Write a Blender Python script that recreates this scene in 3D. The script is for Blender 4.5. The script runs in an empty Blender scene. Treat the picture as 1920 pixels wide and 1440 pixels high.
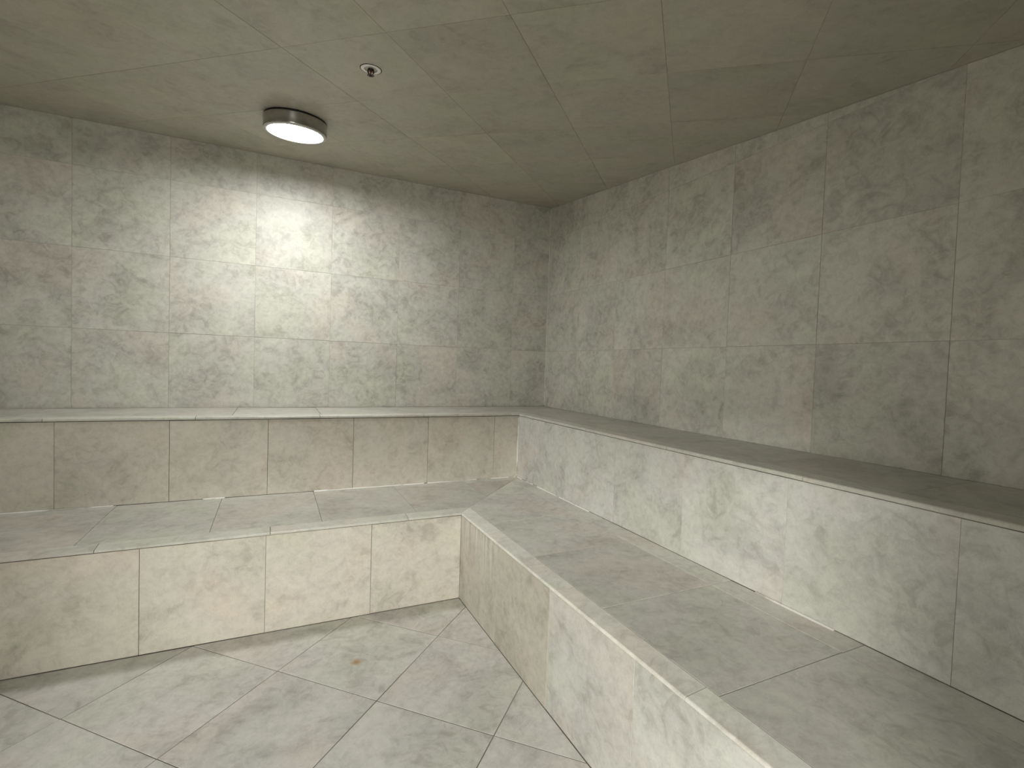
import bpy, bmesh, math, random
from mathutils import Vector, Matrix
random.seed(7)
S = bpy.context.scene
COL = S.collection

# ---------------------------------------------------------------- camera
CX, CY, CZ = -1.81725, -3.21618, 1.08025
YAW, PITCH, ROLL, FPX = 0.44805, -0.03384, 0.03386, 930.7931
fwd = Vector((math.sin(YAW)*math.cos(PITCH), math.cos(YAW)*math.cos(PITCH), math.sin(PITCH)))
r0 = Vector((math.cos(YAW), -math.sin(YAW), 0)); u0 = r0.cross(fwd)
rgt = r0*math.cos(ROLL) + u0*math.sin(ROLL)
upv = -r0*math.sin(ROLL) + u0*math.cos(ROLL)
cam = bpy.data.cameras.new('camera')
cam.sensor_width = 36.0; cam.sensor_fit = 'HORIZONTAL'; cam.lens = FPX/1920*36.0
cam.clip_start = 0.02
co = bpy.data.objects.new('camera', cam); COL.objects.link(co)
M = Matrix((rgt, upv, -fwd)).transposed().to_4x4(); M.translation = (CX, CY, CZ)
co.matrix_world = M
S.camera = co

# ---------------------------------------------------------------- world, light, exposure
LAMP_E = 117.0
LOW_FILL_W = 9.0
REAR_LIGHT_W = 63.0
w = bpy.data.worlds.new('world'); S.world = w; w.use_nodes = True
w.node_tree.nodes['Background'].inputs[0].default_value = (.9, .85, .75, 1)
w.node_tree.nodes['Background'].inputs[1].default_value = 0.0
S.view_settings.view_transform = 'Standard'; S.view_settings.look = 'None'
S.view_settings.gamma = 1.0; S.view_settings.use_curve_mapping = False
S.view_settings.exposure = 0.0
def area_light(name, loc, direction, sx, sy, watts, col, spread):
    l = bpy.data.lights.new(name, 'AREA'); l.shape = 'RECTANGLE'; l.size = sx; l.size_y = sy
    l.energy = watts; l.color = col; l.spread = math.radians(spread)
    o = bpy.data.objects.new(name, l); COL.objects.link(o); o.location = loc
    o.rotation_euler = Vector(direction).to_track_quat('-Z', 'Y').to_euler()
# two added lamps behind the camera, standing in for light from an unseen source
area_light('added_rear_light', (-3.6, -5.8, 1.6), (.8, 1, -.26), .35, .25, REAR_LIGHT_W, (1.0, .985, .92), 120)
area_light('added_low_fill', (-2.5, -3.97, .75), (.25, 1, -.25), .7, .35, LOW_FILL_W, (1.0, .985, .92), 120)

# ---------------------------------------------------------------- room numbers
ZL, ZU = 0.404, 0.79725                    # lower and upper bench tops
AU, AL, BU, BL = 0.48481, 1.07486, 0.44938, 1.0239
ZC, SX, SY = 2.25327, 0.00414, 0.09858     # ceiling slopes down towards the front wall
XW, YW = -3.55, -4.0                       # left wall, front wall
NW = 0.0606                                # nosing width
P = 0.408                                  # tile pitch
J = 0.0020                                 # joint width
def ceil_z(x, y): return ZC + SX*x + SY*y

# ---------------------------------------------------------------- materials
def new_mat(name):
    m = bpy.data.materials.new(name); m.use_nodes = True
    nt = m.node_tree; nt.nodes.clear()
    out = nt.nodes.new('ShaderNodeOutputMaterial'); b = nt.nodes.new('ShaderNodeBsdfPrincipled')
    nt.links.new(b.outputs[0], out.inputs[0])
    return m, nt, b
def N(nt, t, **kw):
    n = nt.nodes.new(t)
    for k, v in kw.items(): setattr(n, k, v)
    return n
def ramp(nt, stops, interp='LINEAR'):
    n = nt.nodes.new('ShaderNodeValToRGB'); n.color_ramp.interpolation = interp
    e = n.color_ramp.elements
    while len(e) < len(stops): e.new(0.5)
    for i, (p, c) in enumerate(stops): e[i].position = p; e[i].color = (*c, 1)
    return n
def mixc(nt, fac, a, b, blend='MIX'):
    n = nt.nodes.new('ShaderNodeMix'); n.data_type = 'RGBA'; n.blend_type = blend
    for s, v in ((n.inputs[0], fac), (n.inputs[6], a), (n.inputs[7], b)):
        if hasattr(v, 'is_linked'): nt.links.new(v, s)
        elif isinstance(v, (int, float)): s.default_value = v
        else: s.default_value = (*v, 1)
    return n.outputs[2]
def mth(nt, op, a, b=0.0, clamp=False):
    n = nt.nodes.new('ShaderNodeMath'); n.operation = op; n.use_clamp = clamp
    for s, v in ((n.inputs[0], a), (n.inputs[1], b)):
        if hasattr(v, 'is_linked'): nt.links.new(v, s)
        else: s.default_value = v
    return n.outputs[0]
def noise(nt, vec, scale, detail=5, rough=.55, dist=0.0):
    n = nt.nodes.new('ShaderNodeTexNoise'); n.inputs['Scale'].default_value = scale
    n.inputs['Detail'].default_value = detail; n.inputs['Roughness'].default_value = rough
    n.inputs['Distortion'].default_value = dist
    nt.links.new(vec, n.inputs['Vector']); return n

def tile_material(name, tint=(1, 1, 1), contrast=1.0, rough=.42, stretch=(1, 1, 1), spot=None, drips=False, amount=1.0):
    m, nt, b = new_mat(name)
    tc = N(nt, 'ShaderNodeTexCoord'); oi = N(nt, 'ShaderNodeObjectInfo')
    sep = N(nt, 'ShaderNodeCombineXYZ')
    nt.links.new(mth(nt, 'MULTIPLY', oi.outputs['Random'], 37.0), sep.inputs[0])
    nt.links.new(mth(nt, 'MULTIPLY', oi.outputs['Random'], 91.0), sep.inputs[1])
    nt.links.new(mth(nt, 'MULTIPLY', oi.outputs['Random'], 53.0), sep.inputs[2])
    st = N(nt, 'ShaderNodeVectorMath', operation='MULTIPLY'); st.inputs[1].default_value = stretch
    nt.links.new(tc.outputs['Object'], st.inputs[0])
    ad = N(nt, 'ShaderNodeVectorMath', operation='ADD')
    nt.links.new(st.outputs[0], ad.inputs[0]); nt.links.new(sep.outputs[0], ad.inputs[1])
    v = ad.outputs[0]
    n1 = noise(nt, v, 4.2, 6, .58, .9)          # broad clouds
    n2 = noise(nt, v, 15.0, 7, .62, 1.6)        # curling flecks
    n3 = noise(nt, v, 34.0, 6, .66, .5)          # crinkle
    n5 = noise(nt, v, 210.0, 3, .7, .0)          # grain
    n4 = noise(nt, v, 3.0, 2, .5, .0)           # hue drift
    k = contrast
    base = (.588, .578, .526)
    def sc(f): return tuple(c*f*t for c, t in zip(base, tint))
    cr = ramp(nt, [(.34, sc(1-.12*k)), (.50, sc(1.0)), (.66, sc(1+.07*k))])
    nt.links.new(n1.outputs['Fac'], cr.inputs[0])
    fl = ramp(nt, [(.37, (0, 0, 0)), (.42, (.35, .35, .35)), (.52, (1, 1, 1))])
    nt.links.new(n2.outputs['Fac'], fl.inputs[0])
    # flecks gather where the clouds are dark
    gate = ramp(nt, [(.38, (1, 1, 1)), (.58, (.15, .15, .15))]); nt.links.new(n1.outputs['Fac'], gate.inputs[0])
    inv = mth(nt, 'SUBTRACT', 1.0, fl.outputs[0])
    fac = mth(nt, 'MULTIPLY', mth(nt, 'MULTIPLY', inv, gate.outputs[0]), .85*k, True)
    c = mixc(nt, fac, cr.outputs[0], tuple(a*t for a, t in zip((.415, .40, .355), tint)))
    gr = ramp(nt, [(.34, (1-.11*k,)*3), (.5, (1.0,)*3), (.66, (1+.07*k,)*3)]); nt.links.new(n3.outputs['Fac'], gr.inputs[0])
    c = mixc(nt, 1.0, c, gr.outputs[0], 'MULTIPLY')
    g5 = ramp(nt, [(.3, (.945,)*3), (.7, (1.05,)*3)]); nt.links.new(n5.outputs['Fac'], g5.inputs[0])
    c = mixc(nt, 1.0, c, g5.outputs[0], 'MULTIPLY')
    hu = ramp(nt, [(.36, (.985, 1.0, .955)), (.5, (1, 1, 1)), (.64, (1.024, .98, .96))]); nt.links.new(n4.outputs['Fac'], hu.inputs[0])
    c = mixc(nt, 1.0, c, hu.outputs[0], 'MULTIPLY')
    pv = mth(nt, 'ADD', mth(nt, 'MULTIPLY', oi.outputs['Random'], .075*amount), 1-.0375*amount)   # tile to tile
    pc = N(nt, 'ShaderNodeCombineColor'); 
    for i in range(3): nt.links.new(pv, pc.inputs[i])
    c = mixc(nt, 1.0, c, pc.outputs[0], 'MULTIPLY')
    if spot:
        d = N(nt, 'ShaderNodeVectorMath', operation='DISTANCE'); d.inputs[1].default_value = spot
        wob = noise(nt, tc.outputs['Object'], 60, 3)
        nt.links.new(tc.outputs['Object'], d.inputs[0])
        dd = mth(nt, 'ADD', d.outputs['Value'], mth(nt, 'MULTIPLY', mth(nt, 'SUBTRACT', wob.outputs['Fac'], .5), .012))
        mr = N(nt, 'ShaderNodeMapRange'); mr.inputs[1].default_value = .006; mr.inputs[2].default_value = .024
        mr.inputs[3].default_value = .85; mr.inputs[4].default_value = 0.0; nt.links.new(dd, mr.inputs[0])
        c = mixc(nt, mr.outputs[0], c, (.40, .235, .075))
    if drips:                                                 # pale scale running down from the bench edge
        mp = N(nt, 'ShaderNodeMapping'); mp.inputs['Scale'].default_value = (125, 2.6, 1)
        nt.links.new(tc.outputs['Object'], mp.inputs[0])
        dn = noise(nt, mp.outputs[0], 1.0, 3, .6)
        dr = ramp(nt, [(.48, (0, 0, 0)), (.62, (1, 1, 1))]); nt.links.new(dn.outputs['Fac'], dr.inputs[0])
        sx_ = N(nt, 'ShaderNodeSeparateXYZ'); nt.links.new(tc.outputs['Object'], sx_.inputs[0])
        mr = N(nt, 'ShaderNodeMapRange'); mr.inputs[1].default_value = .0; mr.inputs[2].default_value = .19
        mr.inputs[3].default_value = 0.0; mr.inputs[4].default_value = .9; nt.links.new(sx_.outputs[1], mr.inputs[0])
        c = mixc(nt, mth(nt, 'MULTIPLY', mr.outputs[0], dr.outputs[0], True), c, (.80, .79, .75))
    nt.links.new(c, b.inputs['Base Color'])
    rr = N(nt, 'ShaderNodeMapRange'); rr.inputs[3].default_value = rough-.06; rr.inputs[4].default_value = rough+.10
    nt.links.new(n2.outputs['Fac'], rr.inputs[0]); nt.links.new(rr.outputs[0], b.inputs['Roughness'])
    b.inputs['Specular IOR Level'].default_value = .4
    bp = N(nt, 'ShaderNodeBump'); bp.inputs['Strength'].default_value = .12; bp.inputs['Distance'].default_value = .002
    nt.links.new(n2.outputs['Fac'], bp.inputs['Height']); nt.links.new(bp.outputs[0], b.inputs['Normal'])
    return m

def grout_material(name, light, dark, lo, hi, scale=2.3):
    m, nt, b = new_mat(name)
    tc = N(nt, 'ShaderNodeTexCoord')
    n = noise(nt, tc.outputs['Object'], scale, 4, .6)
    r = ramp(nt, [(lo, dark), (hi, light)]); nt.links.new(n.outputs['Fac'], r.inputs[0])
    nt.links.new(r.outputs[0], b.inputs['Base Color']); b.inputs['Roughness'].default_value = .85
    return m

TILE_WALL = tile_material('wall_tile_stone', tint=(1.075, 1.08, 1.07), contrast=1.15)
TILE_RISER = tile_material('riser_tile_stone', tint=(1.07, 1.035, 1.005), contrast=.85)
TILE_RISER_COOL = tile_material('riser_tile_stone_cool', tint=(1.07, 1.085, 1.12))
TILE_DRIP = tile_material('riser_tile_stone_with_scale', tint=(.91, .885, .84), drips=True)
TILE_BROWN = tile_material('riser_tile_stone_brown', tint=(.94, .91, .865))
TILE_TOP = tile_material('bench_top_tile_stone', tint=(.90, .905, .90), rough=.40)
TILE_TOP_GREY = tile_material('bench_top_tile_stone_grey', tint=(1.09, 1.095, 1.115), rough=.40)
TILE_NOSE = tile_material('nosing_tile_stone', tint=(1.05, 1.06, 1.05), contrast=.7, rough=.33)
TILE_NOSE_PALE = tile_material('nosing_tile_stone_limescale_gleam', tint=(1.38, 1.405, 1.43), contrast=.8, rough=.33)  # limescale pallor, with the lamp's reflection on the edge also put into the tint
TILE_FLOOR = tile_material('floor_tile_stone', tint=(1.01, 1.015, 1.055))
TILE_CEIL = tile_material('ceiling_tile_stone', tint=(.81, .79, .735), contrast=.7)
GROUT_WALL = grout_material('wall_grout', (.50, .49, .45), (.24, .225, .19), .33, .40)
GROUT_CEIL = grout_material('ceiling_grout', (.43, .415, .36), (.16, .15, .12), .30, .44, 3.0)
GROUT_BENCH = grout_material('bench_grout', (.25, .238, .205), (.06, .054, .043), .42, .60)
GROUT_FLOOR = grout_material('floor_grout', (.26, .245, .21), (.10, .095, .08), .42, .62)
def caulk_material():
    m, nt, b = new_mat('white_caulk')
    tc = N(nt, 'ShaderNodeTexCoord'); n = noise(nt, tc.outputs['Object'], 7, 4, .6)
    r = ramp(nt, [(.36, (.50, .48, .42)), (.46, (.86, .85, .81))]); nt.links.new(n.outputs['Fac'], r.inputs[0])
    nt.links.new(r.outputs[0], b.inputs['Base Color']); b.inputs['Roughness'].default_value = .4
    return m
CAULK = caulk_material()

# ---------------------------------------------------------------- mesh helpers
def link(name, me, mat, parent=None, mw=None, kind=None):
    o = bpy.data.objects.new(name, me); COL.objects.link(o)
    if mat and not me.materials: me.materials.append(mat)
    if parent: o.parent = parent
    if mw is not None: o.matrix_world = mw
    if kind: o['kind'] = kind
    return o
def from_bm(bm, name):
    bmesh.ops.recalc_face_normals(bm, faces=bm.faces)
    me = bpy.data.meshes.new(name); bm.to_mesh(me); bm.free(); return me
def prism_mesh(name, poly, z0, z1):
    bm = bmesh.new()
    a = [bm.verts.new((x, y, z0)) for x, y in poly]; b = [bm.verts.new((x, y, z1)) for x, y in poly]
    n = len(poly)
    for i in range(n): bm.faces.new((a[i], a[(i+1) % n], b[(i+1) % n], b[i]))
    bm.faces.new(a[::-1]); bm.faces.new(b)
    return from_bm(bm, name)
def box_mesh(name, lo, hi):
    return prism_mesh(name, [(lo[0], lo[1]), (hi[0], lo[1]), (hi[0], hi[1]), (lo[0], hi[1])], lo[2], hi[2])
def inset(poly, d):
    """inset a convex counter-clockwise polygon by d"""
    n = len(poly); L = []
    for i in range(n):
        a, b = Vector(poly[i]), Vector(poly[(i+1) % n]); t = (b-a).normalized()
        nn = Vector((-t.y, t.x)); L.append((a+nn*d, t))
    out = []
    for i in range(n):
        (p, t), (q, s) = L[i-1], L[i]
        den = t.x*s.y - t.y*s.x
        if abs(den) < 1e-6: out.append(tuple(q)); continue
        k = ((q.x-p.x)*s.y - (q.y-p.y)*s.x)/den
        out.append(tuple(p+t*k))
    return out
def clip(poly, a, b, c):
    """keep the side a*x + b*y <= c"""
    out = []
    for i in range(len(poly)):
        p, q = poly[i], poly[(i+1) % len(poly)]
        dp, dq = a*p[0]+b*p[1]-c, a*q[0]+b*q[1]-c
        if dp <= 0: out.append(p)
        if (dp < 0 < dq) or (dq < 0 < dp):
            t = dp/(dp-dq); out.append((p[0]+t*(q[0]-p[0]), p[1]+t*(q[1]-p[1])))
    cl = []
    for p in out:
        if not cl or (Vector(p)-Vector(cl[-1])).length > 1e-5: cl.append(p)
    if len(cl) > 1 and (Vector(cl[0])-Vector(cl[-1])).length < 1e-5: cl.pop()
    return cl
def area(poly):
    return .5*sum(poly[i][0]*poly[(i+1) % len(poly)][1]-poly[(i+1) % len(poly)][0]*poly[i][1] for i in range(len(poly)))
_tile_cache = {}
def tile_mesh(poly, th=.005, ch=.0006):
    """a chamfered slab; poly is centred on its own origin, face at z = 0"""
    key = (tuple((round(x, 4), round(y, 4)) for x, y in poly), th)
    if key in _tile_cache: return _tile_cache[key]
    bm = bmesh.new(); top = inset(poly, ch); n = len(poly)
    rings = [[bm.verts.new((x, y, z)) for x, y in pl] for pl, z in ((poly, -th), (poly, -ch), (top, 0))]
    for a, b in zip(rings, rings[1:]):
        for i in range(n): bm.faces.new((a[i], a[(i+1) % n], b[(i+1) % n], b[i]))
    bm.faces.new(rings[-1]); bm.faces.new(rings[0][::-1])
    me = from_bm(bm, 'tile'); _tile_cache[key] = me
    return me
class Plane:
    """a tiled surface: origin, in-plane axes, outward normal"""
    def __init__(s, o, u, v):
        s.o, s.u, s.v = Vector(o), Vector(u).normalized(), Vector(v).normalized()
        s.n = s.u.cross(s.v).normalized()
    def mat(s, c, rot=0.0, lift=0.0, tilt=(0, 0)):
        R = Matrix((s.u, s.v, s.n)).transposed()
        R = R @ Matrix.Rotation(rot, 3, 'Z') @ Matrix.Rotation(tilt[0], 3, 'X') @ Matrix.Rotation(tilt[1], 3, 'Y')
        m = R.to_4x4(); m.translation = s.o + s.u*c[0] + s.v*c[1] + s.n*lift
        return m
def lay(plane, poly, mat, parent, name='tile', joint=None, uneven=.0005, tilt=.0016, rot=0.0, mesh_key=None, ccenter=None):
    """one tile as an object of its own"""
    if len(poly) < 3 or area(poly) < 2e-4: return None
    if area(poly) < 0: poly = poly[::-1]
    if joint is None: joint = J*random.choice((.55, .7, .9, 1.0))
    p = inset(poly, joint/2)
    if area(p) < 1.5e-4: return None
    c = ccenter or (sum(q[0] for q in p)/len(p), sum(q[1] for q in p)/len(p))
    cr, sr = math.cos(-rot), math.sin(-rot)
    loc = [((x-c[0])*cr-(y-c[1])*sr, (x-c[0])*sr+(y-c[1])*cr) for x, y in p]
    me = tile_mesh(loc)
    o = bpy.data.objects.new(name, me); COL.objects.link(o)
    if not me.materials: me.materials.append(mat)
    elif me.materials[0] is not mat:
        o.material_slots[0].link = 'OBJECT'; o.material_slots[0].material = mat
    o.parent = parent
    o.matrix_world = plane.mat(c, rot, random.uniform(-uneven, uneven), (random.gauss(0, tilt), random.gauss(0, tilt)))
    return o
def rect(x0, x1, y0, y1): return [(x0, y0), (x1, y0), (x1, y1), (x0, y1)]
def grid(lo, hi, at, pitch):
    """joint positions between lo and hi, one of them at `at`"""
    k = math.ceil((lo-at)/pitch - 1e-6); out = [lo]
    while at+k*pitch < hi-.004:
        if at+k*pitch > lo+.004: out.append(at+k*pitch)
        k += 1
    return out+[hi]

# ---------------------------------------------------------------- room shell
G = .0014    # grout lies this far behind the tile face
wb = link('wall_back', box_mesh('wall_back', (XW-.12, G, 0), (.12, .12, 2.45)), GROUT_WALL, kind='structure')
wr = link('wall_right', box_mesh('wall_right', (G, YW, 0), (.12, G, 2.45)), GROUT_WALL, kind='structure')
wl = link('wall_left', box_mesh('wall_left', (XW-.12, YW, 0), (XW, G, 2.45)), TILE_WALL, kind='structure')
fl = link('floor', box_mesh('floor', (XW-.12, -5.2, -.12), (.12, .12, -G)), GROUT_FLOOR, kind='structure')
bm = bmesh.new()
c8 = []
for dz in (G, .12):
    for x, y in ((XW-.12, YW-.12), (.12, YW-.12), (.12, .12), (XW-.12, .12)): c8.append(bm.verts.new((x, y, ceil_z(x, y)+dz)))
for f in ((0, 1, 2, 3), (4, 5, 6, 7), (0, 1, 5, 4), (1, 2, 6, 5), (2, 3, 7, 6), (3, 0, 4, 7)): bm.faces.new([c8[i] for i in f])
ce = link('ceiling', from_bm(bm, 'ceiling'), GROUT_CEIL, kind='structure')

# front wall behind the camera, with an opening added to shape the light
DX0, DX1, DZ = -3.16, -1.90, 1.25
bm = bmesh.new()
def add_box(bm, lo, hi):
    v = [bm.verts.new((x, y, z)) for z in (lo[2], hi[2]) for x, y in ((lo[0], lo[1]), (hi[0], lo[1]), (hi[0], hi[1]), (lo[0], hi[1]))]
    for f in ((3, 2, 1, 0), (4, 5, 6, 7), (0, 1, 5, 4), (1, 2, 6, 5), (2, 3, 7, 6), (3, 0, 4, 7)): bm.faces.new([v[i] for i in f])
add_box(bm, (XW-.12, YW-.12, 0), (DX0, YW, 2.0)); add_box(bm, (DX1, YW-.12, 0), (.12, YW, 2.0)); add_box(bm, (DX0, YW-.12, DZ), (DX1, YW, 2.0))
wf = link('wall_front', from_bm(bm, 'wall_front'), TILE_WALL, kind='structure')

# back wall tiles (rows start on the upper bench)
pl = Plane((0, 0, 0), (1, 0, 0), (0, 0, 1))
xs = grid(XW, 0, -.695, .4085); zs = [ZU, 1.203, 1.610, 2.015, 2.45]
for x0, x1 in zip(xs, xs[1:]):
    for z0, z1 in zip(zs, zs[1:]):
        lay(pl, clip(rect(x0, x1, z0, z1), -SX, 1, ZC), TILE_WALL, wb, joint=random.choice((.0007, .0011, .0016)))
# right wall tiles
pl = Plane((0, 0, 0), (0, -1, 0), (0, 0, 1))     # u runs towards the camera
ys = grid(0, -YW, .408, .4065)
for y0, y1 in zip(ys, ys[1:]):
    for z0, z1 in zip(zs, zs[1:]):
        lay(pl, clip(rect(y0, y1, z0, z1), SY, 1, ZC), TILE_WALL, wr, joint=random.choice((.0006, .0009, .0013)))

# diagonal tiles, floor and ceiling
us = [.14+.57*k for k in range(-6, 8)]; vs = [-2.56+.588*k for k in range(-10, 4)]
STAIN = (-1.532, -1.407)
def holds_stain(pts):
    n = len(pts)
    return all((pts[(i+1) % n][0]-pts[i][0])*(STAIN[1]-pts[i][1])-(pts[(i+1) % n][1]-pts[i][1])*(STAIN[0]-pts[i][0]) > 0 for i in range(n))
# stain position in that tile's own axes is filled in once its centre is known
def stained_material(pts):
    p = inset(pts, .003/2); c = (sum(q[0] for q in p)/len(p), sum(q[1] for q in p)/len(p))
    d = (STAIN[0]-c[0], STAIN[1]-c[1]); k = math.cos(-math.pi/4); s = math.sin(-math.pi/4)
    return tile_material('floor_tile_stone_with_rust_spot', tint=(1.01, 1.015, 1.055), spot=(d[0]*k-d[1]*s, d[0]*s+d[1]*k, 0))
pf = Plane((0, 0, 0), (1, 0, 0), (0, 1, 0))
fclips = [(1, 0, -BL), (0, 1, -AL), (-1, 0, -XW), (0, -1, -YW)]
for u0_, u1_ in zip(us, us[1:]):
    for v0_, v1_ in zip(vs, vs[1:]):
        pts = [((u+v)/2, (v-u)/2) for u, v in ((u0_, v0_), (u1_, v0_), (u1_, v1_), (u0_, v1_))]
        for k in fclips:
            if len(pts) >= 3: pts = clip(pts, *k)
        if len(pts) < 3 or area(pts) < 6e-4: continue
        lay(pf, pts, stained_material(pts) if holds_stain(pts) else TILE_FLOOR, fl, rot=math.pi/4, joint=.003, uneven=.0004, tilt=.0012)
cu = Vector((1, 0, SX)); cv = Vector((0, -1, -SY))      # v runs towards the camera, normal points down
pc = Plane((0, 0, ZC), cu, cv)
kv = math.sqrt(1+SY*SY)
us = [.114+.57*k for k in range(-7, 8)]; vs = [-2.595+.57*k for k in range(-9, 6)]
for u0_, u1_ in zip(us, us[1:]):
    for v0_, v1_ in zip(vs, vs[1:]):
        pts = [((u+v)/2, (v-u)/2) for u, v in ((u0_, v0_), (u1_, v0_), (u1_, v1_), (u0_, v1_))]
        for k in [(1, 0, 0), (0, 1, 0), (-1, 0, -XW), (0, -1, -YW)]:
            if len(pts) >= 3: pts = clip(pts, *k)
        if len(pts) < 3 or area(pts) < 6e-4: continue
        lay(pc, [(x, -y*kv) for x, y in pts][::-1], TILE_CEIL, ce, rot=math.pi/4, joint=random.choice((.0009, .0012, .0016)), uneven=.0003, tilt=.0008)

# ---------------------------------------------------------------- benches
def empty(name, loc, label, cat, group=None):
    o = bpy.data.objects.new(name, None); COL.objects.link(o); o.location = loc
    o['label'] = label; o['category'] = cat
    if group: o['group'] = group
    bpy.context.view_layer.update()
    return o
def nosing(name, along, a0, a1, face, top, h, mitre, parent, wd=NW, over=.003, r=.006, lift=0.0):
    """edge tile with a rounded front. along='x': runs in x in front of y=-face; 'y': runs in y in front of x=-face.
       mitre = the corner coordinate (end a1 is cut at 45 degrees) or None"""
    wd -= .0010
    dr = .0055 if top < .5 else .0012   # the top falls a little towards the front
    prof = [(wd, -.010), (wd, -.0008), (wd-.0008, 0)]
    for i in range(6):
        t = math.pi/2*(.08+.92*i/5)
        prof.append((r-over-r*math.sin(t), -dr-r+r*math.cos(t)))
    prof += [(-over, -h), (.004, -h), (.006, -.010)]
    bm = bmesh.new(); rings = []
    mid = (a0+a1)/2
    for end in (0, 1):
        ring = []
        for d, z in prof:
            a = (a0+J/2) if end == 0 else (a1-J/2)
            if end == 1 and mitre: a = a1 + d - J/2
            ring.append(bm.verts.new((a-mid, d, z)))
        rings.append(ring)
    n = len(prof)
    for i in range(n): bm.faces.new((rings[0][i], rings[0][(i+1) % n], rings[1][(i+1) % n], rings[1][i]))
    bm.faces.new(rings[0]); bm.faces.new(rings[1][::-1])
    me = from_bm(bm, name)
    for p_ in me.polygons: p_.use_smooth = False
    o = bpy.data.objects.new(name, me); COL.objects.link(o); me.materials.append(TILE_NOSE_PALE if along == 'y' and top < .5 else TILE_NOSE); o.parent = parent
    if along == 'x':
        R = Matrix.Identity(4); R.translation = (mid, -face, top+lift)
    else:      # local x -> +y, local y (depth) -> +x : a mirrored frame, so flip the mesh
        me.transform(Matrix(((0, 1, 0, 0), (1, 0, 0, 0), (0, 0, 1, 0), (0, 0, 0, 1)))); me.flip_normals()
        R = Matrix.Identity(4); R.translation = (-face, mid, top+lift)
    o.matrix_world = R
    return o
def bead(name, pts, rad, parent, mat=CAULK):
    """a thin bead of caulk following pts, wobbling in width"""
    bm = bmesh.new(); rings = []
    P_ = [Vector(p) for p in pts]; L = (P_[-1]-P_[0]); n = max(2, int(L.length/.05)); t = L.normalized()
    a = t.orthogonal().normalized(); b = t.cross(a)
    for i in range(n+1):
        c = P_[0]+L*(i/n); rr = rad*random.uniform(.6, 1.1)
        rings.append([bm.verts.new(c+(a*math.cos(q)+b*math.sin(q))*rr) for q in (k*math.pi/3 for k in range(6))])
    for r1, r2 in zip(rings, rings[1:]):
        for i in range(6): bm.faces.new((r1[i], r1[(i+1) % 6], r2[(i+1) % 6], r2[i]))
    bm.faces.new(rings[0]); bm.faces.new(rings[-1])
    me = from_bm(bm, name)
    return link(name, me, mat, parent, Matrix.Identity(4))

def bench(name, label, A, B, top, h, back_a, back_b, base, xj_r, yj_r, xj_t, yj_t, xj_n, yj_n, n_pitch, strip, seed_drip=False):
    """an L of masonry along the back wall (depth A) and the right wall (depth B)"""
    e = empty(name, (-B, -A, 0), label, 'bench', 'tiled benches of the steam room')
    g = G
    x_, y_ = XW+.004, YW+.004
    zc_ = top-.0125; n_ = NW-.0015
    link('core', box_mesh('core', (x_, -A+g, 0), (-back_b, -back_a, zc_)), GROUT_BENCH, e, Matrix.Identity(4))
    link('core', box_mesh('core', (-B+g, y_, 0), (-back_b, -A+g, zc_)), GROUT_BENCH, e, Matrix.Identity(4))
    link('mortar_bed', box_mesh('mortar_bed', (x_, -A+n_, zc_), (-back_b, -back_a, top-.0034)), GROUT_BENCH, e, Matrix.Identity(4))
    link('mortar_bed', box_mesh('mortar_bed', (-B+n_, y_, zc_), (-back_b, -A+n_, top-.0034)), GROUT_BENCH, e, Matrix.Identity(4))
    # risers
    ztop = top-h-.0022
    p1 = Plane((0, -A, 0), (1, 0, 0), (0, 0, 1)); p2 = Plane((-B, 0, 0), (0, -1, 0), (0, 0, 1))
    for x0, x1 in zip(xj_r, xj_r[1:]): lay(p1, rect(x0, x1, base+.0008, ztop), TILE_RISER, e)
    for i, (y0, y1) in enumerate(zip(yj_r, yj_r[1:])):
        lay(p2, rect(y0, y1, base+.0008, ztop), (TILE_DRIP if i == 0 else TILE_BROWN) if seed_drip and i < 2 else TILE_RISER_COOL, e, joint=.0011 if seed_drip else .0006)
    # top tiles, mitred at the corner; then a cut strip along the upper riser
    pt = Plane((0, 0, top), (1, 0, 0), (0, 1, 0))
    ya, xb = -A+NW, -B+NW
    for x0, x1 in zip(xj_t, xj_t[1:]):
        q = rect(x0, x1, ya, -back_a-strip[0])
        lay(pt, clip(q, 1, -1, A-B), TILE_TOP, e)
        if strip[0] > .01: lay(pt, clip(rect(x0, x1, -back_a-strip[0], -back_a), 1, -1, A-B), TILE_TOP, e)
    for y0, y1 in zip(yj_t, yj_t[1:]):
        q = rect(xb, -back_b-strip[1], -y1, -y0)
        lay(pt, clip(q, -1, 1, B-A), TILE_TOP_GREY if strip[0] else TILE_TOP, e)
        if strip[1] > .01: lay(pt, clip(rect(-back_b-strip[1], -back_b, -y1, -y0), -1, 1, B-A), TILE_TOP_GREY, e)
    for x0, x1 in zip(xj_n, xj_n[1:]):
        nosing('nosing_tile', 'x', x0, x1, A, top, h, x1 > -B-.01, e, lift=random.uniform(.0002, .0012))
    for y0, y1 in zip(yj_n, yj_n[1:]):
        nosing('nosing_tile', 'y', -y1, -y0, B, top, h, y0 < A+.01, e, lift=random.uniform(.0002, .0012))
    return e

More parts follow.
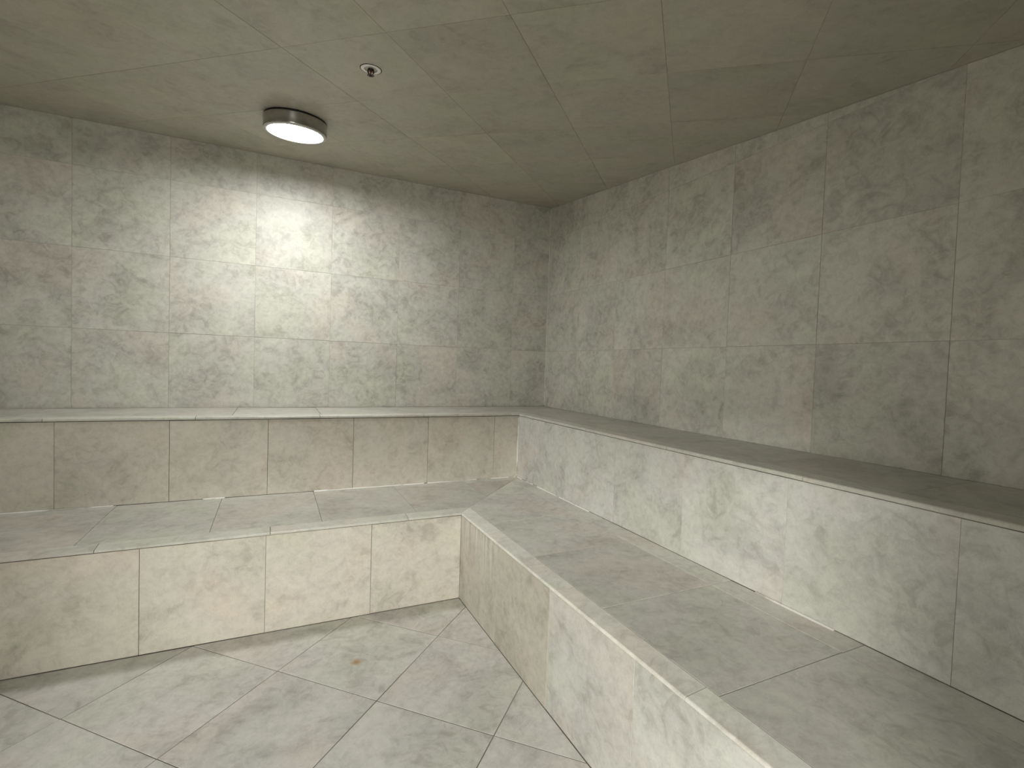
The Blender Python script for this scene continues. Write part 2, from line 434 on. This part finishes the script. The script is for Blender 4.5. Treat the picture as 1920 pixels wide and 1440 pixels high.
lower = bench('tiled_bench', 'lower, front tier of the L-shaped beige stone tiled bench, rising from the diagonal floor tiles',
      AL, BL, ZL, .0135, AU, BU, 0.0,
      grid(XW+.004, -BL, -BL, .405), grid(AL, -YW-.004, AL, .408),
      grid(XW+.004, -BU, -1.216, .4075), grid(AU, -YW-.004, 2.085, .409),
      grid(XW+.004, -BL, -1.272, .5475), grid(AL, -YW-.004, 2.462, .545), .545, (.074, .091), True)
upper = bench('tiled_bench', 'upper, rear tier of the L-shaped stone tiled bench, against both tiled walls',
      AU, BU, ZU, .0135, 0, 0, ZL,
      grid(XW+.004, -BU, -.612, .4085), grid(AU, -YW-.004, 1.449, .408),
      grid(XW+.004, 0, -1.178, .41), grid(0, -YW-.004, 2.522, .408),
      grid(XW+.004, -BU, -1.05, .5475), grid(AU, -YW-.004, 2.31, .545), .545, (0, 0))
# white caulk where the two tiers meet and in the inner corner
for a, b in ((-.462, -.70), (-.72, -1.02), (-1.04, -1.62), (-2.02, -2.11), (-2.45, -2.85)):
    bead('caulk_line', ((a, -AU-.0052, ZL+.001), (b, -AU-.0052, ZL+.001)), .0044, lower)
for a, b in ((.498, .56), (.62, .70), (.76, .98), (1.0, 1.27), (2.18, 2.42)):
    bead('caulk_line', ((-BU-.0052, -a, ZL+.001), (-BU-.0052, -b, ZL+.001)), .0044, lower)
bead('caulk_line', ((-BU-.002, -AU-.002, ZL+.008), (-BU-.002, -AU-.002, ZU-.025)), .0048, upper)

bead('caulk_line', ((-.0022, -.0022, ZU+.012), (-.0022, -.0022, ceil_z(0, 0)-.012)), .0024, wb)

# ---------------------------------------------------------------- ceiling lamp
def lathe(name, prof, mat, parent, seg=64, smooth=True, close=False):
    bm = bmesh.new(); rings = []
    for r, z in prof:
        if r < 1e-6: rings.append([bm.verts.new((0, 0, z))])
        else: rings.append([bm.verts.new((r*math.cos(2*math.pi*i/seg), r*math.sin(2*math.pi*i/seg), z)) for i in range(seg)])
    pairs = list(zip(rings, rings[1:]))
    if close: pairs.append((rings[-1], rings[0]))
    for a, b in pairs:
        if len(a) == 1 and len(b) == 1: continue
        for i in range(seg):
            j = (i+1) % seg
            if len(a) == 1: bm.faces.new((a[0], b[j], b[i]))
            elif len(b) == 1: bm.faces.new((a[i], a[j], b[0]))
            else: bm.faces.new((a[i], a[j], b[j], b[i]))
    me = from_bm(bm, name)
    for p_ in me.polygons: p_.use_smooth = smooth
    o = link(name, me, mat, parent); 
    return o
def simple(name, col, rough, metal=0.0, spec=.5):
    m, nt, b = new_mat(name)
    tc = N(nt, 'ShaderNodeTexCoord'); n = noise(nt, tc.outputs['Object'], 40, 3)
    r = ramp(nt, [(.3, tuple(c*.9 for c in col)), (.7, tuple(min(1, c*1.08) for c in col))]); nt.links.new(n.outputs['Fac'], r.inputs[0])
    nt.links.new(r.outputs[0], b.inputs['Base Color'])
    b.inputs['Roughness'].default_value = rough; b.inputs['Metallic'].default_value = metal
    b.inputs['Specular IOR Level'].default_value = spec
    return m
CHROME = simple('brushed_steel', (.48, .47, .45), .2, 1.0)
BLACK = simple('black_rubber_and_shade', (.012, .012, .012), .6)
CLEAR = simple('frosted_rim', (.72, .72, .70), .25)
WHITE = simple('white_enamel', (.92, .91, .87), .25)
BRASS = simple('dark_bronze', (.035, .028, .022), .35, .6)
def emit(name, col, e):
    m = bpy.data.materials.new(name); m.use_nodes = True; nt = m.node_tree; nt.nodes.clear()
    out = nt.nodes.new('ShaderNodeOutputMaterial'); em = nt.nodes.new('ShaderNodeEmission')
    em.inputs[0].default_value = (*col, 1); em.inputs[1].default_value = e
    nt.links.new(em.outputs[0], out.inputs[0]); return m
GLOW = emit('lit_diffuser', (.99, .99, .97), LAMP_E)
def ceiling_thing(name, x, y, label, cat):
    o = bpy.data.objects.new(name, None); COL.objects.link(o); o['label'] = label; o['category'] = cat
    n = Vector((SX, SY, -1)).normalized()          # pointing down, away from the ceiling
    q = Vector((0, 0, -1)).rotation_difference(n)
    o.rotation_mode = 'QUATERNION'; o.rotation_quaternion = q
    o.location = (x, y, ceil_z(x, y)); return o
lamp = ceiling_thing('ceiling_lamp', -1.745, -.69, 'lit round white ceiling lamp with a brushed metal ring housing', 'lamp')
lathe('gasket', [(0, -.0005), (.1315, -.0005), (.1315, -.0085), (.10, -.0085)], BLACK, lamp)
lathe('housing', [(.11, -.0075), (.1325, -.0075), (.1355, -.0095), (.1355, -.012), (.1345, -.056), (.1325, -.061), (.1305, -.0615), (.1290, -.060), (.127, -.030), (.11, -.020)], CHROME, lamp, seg=96)
lathe('rim', [(.1285, -.052), (.1285, -.0605), (.1265, -.0635), (.1210, -.0645), (.1170, -.0625), (.1162, -.046)], CLEAR, lamp, seg=96)
lathe('diffuser', [(.1160, -.045), (.1160, -.0530), (.09, -.0540), (.05, -.0545), (0, -.0547)], GLOW, lamp, seg=96)

# ---------------------------------------------------------------- sprinkler
spr = ceiling_thing('fire_sprinkler', -1.526, -1.378, 'small pendent fire sprinkler with white round escutcheon in the tiled ceiling', 'sprinkler')
lathe('escutcheon', [(.0215, .004), (.0215, -.0015), (.0235, -.0030), (.0330, -.0022), (.0348, -.0010), (.0350, .001)], WHITE, spr, seg=48)
lathe('painted_shadow_ring', [(.030, .0005), (.0372, .0005), (.0372, -.0008), (.030, -.0008)], BLACK, spr, seg=48)  # black ring painted in for the shade around the escutcheon edge
lathe('recess_cup', [(.0214, -.001), (.0205, .010), (.012, .0115), (0, .0115)], BLACK, spr, seg=40)
lathe('body', [(0, .0115), (.0095, .0115), (.0095, .000), (.0075, -.003), (.0055, -.006), (.0, -.006)], BRASS, spr, seg=24)
bm = bmesh.new()
for s in (-1, 1):
    path = [(s*.0068, 0, .001), (s*.0085, 0, -.006), (s*.0078, 0, -.013), (s*.0035, 0, -.0185), (0, 0, -.0195)]
    rings = []
    for i, p_ in enumerate(path):
        rings.append([bm.verts.new((p_[0]*1.15+.0024*math.cos(q), p_[1]+.0028*math.sin(q), p_[2]+.0010*math.cos(q))) for q in (k*math.pi/3 for k in range(6))])
    for a, b in zip(rings, rings[1:]):
        for i in range(6): bm.faces.new((a[i], a[(i+1) % 6], b[(i+1) % 6], b[i]))
    bm.faces.new(rings[0]); bm.faces.new(rings[-1])
link('frame_arms', from_bm(bm, 'frame_arms'), BRASS, spr)
lathe('bulb', [(0, -.005), (.0022, -.006), (.0026, -.010), (.0022, -.016), (0, -.0175)], simple('red_glass', (.25, .03, .02), .1), spr, seg=16)
# toothed deflector
bm = bmesh.new(); top_, bot = [], []
for i in range(48):
    a = 2*math.pi*i/48; r = .0125 if (i//2) % 2 else .0095
    top_.append(bm.verts.new((r*math.cos(a), r*math.sin(a), -.0205))); bot.append(bm.verts.new((r*math.cos(a), r*math.sin(a), -.0217)))
for i in range(48): bm.faces.new((top_[i], top_[(i+1) % 48], bot[(i+1) % 48], bot[i]))
bm.faces.new(top_); bm.faces.new(bot[::-1])
link('deflector', from_bm(bm, 'deflector'), BRASS, spr)
lathe('pin', [(0, -.018), (.0040, -.018), (.0036, -.0235), (.0015, -.0248), (0, -.0248)], BRASS, spr, seg=16)
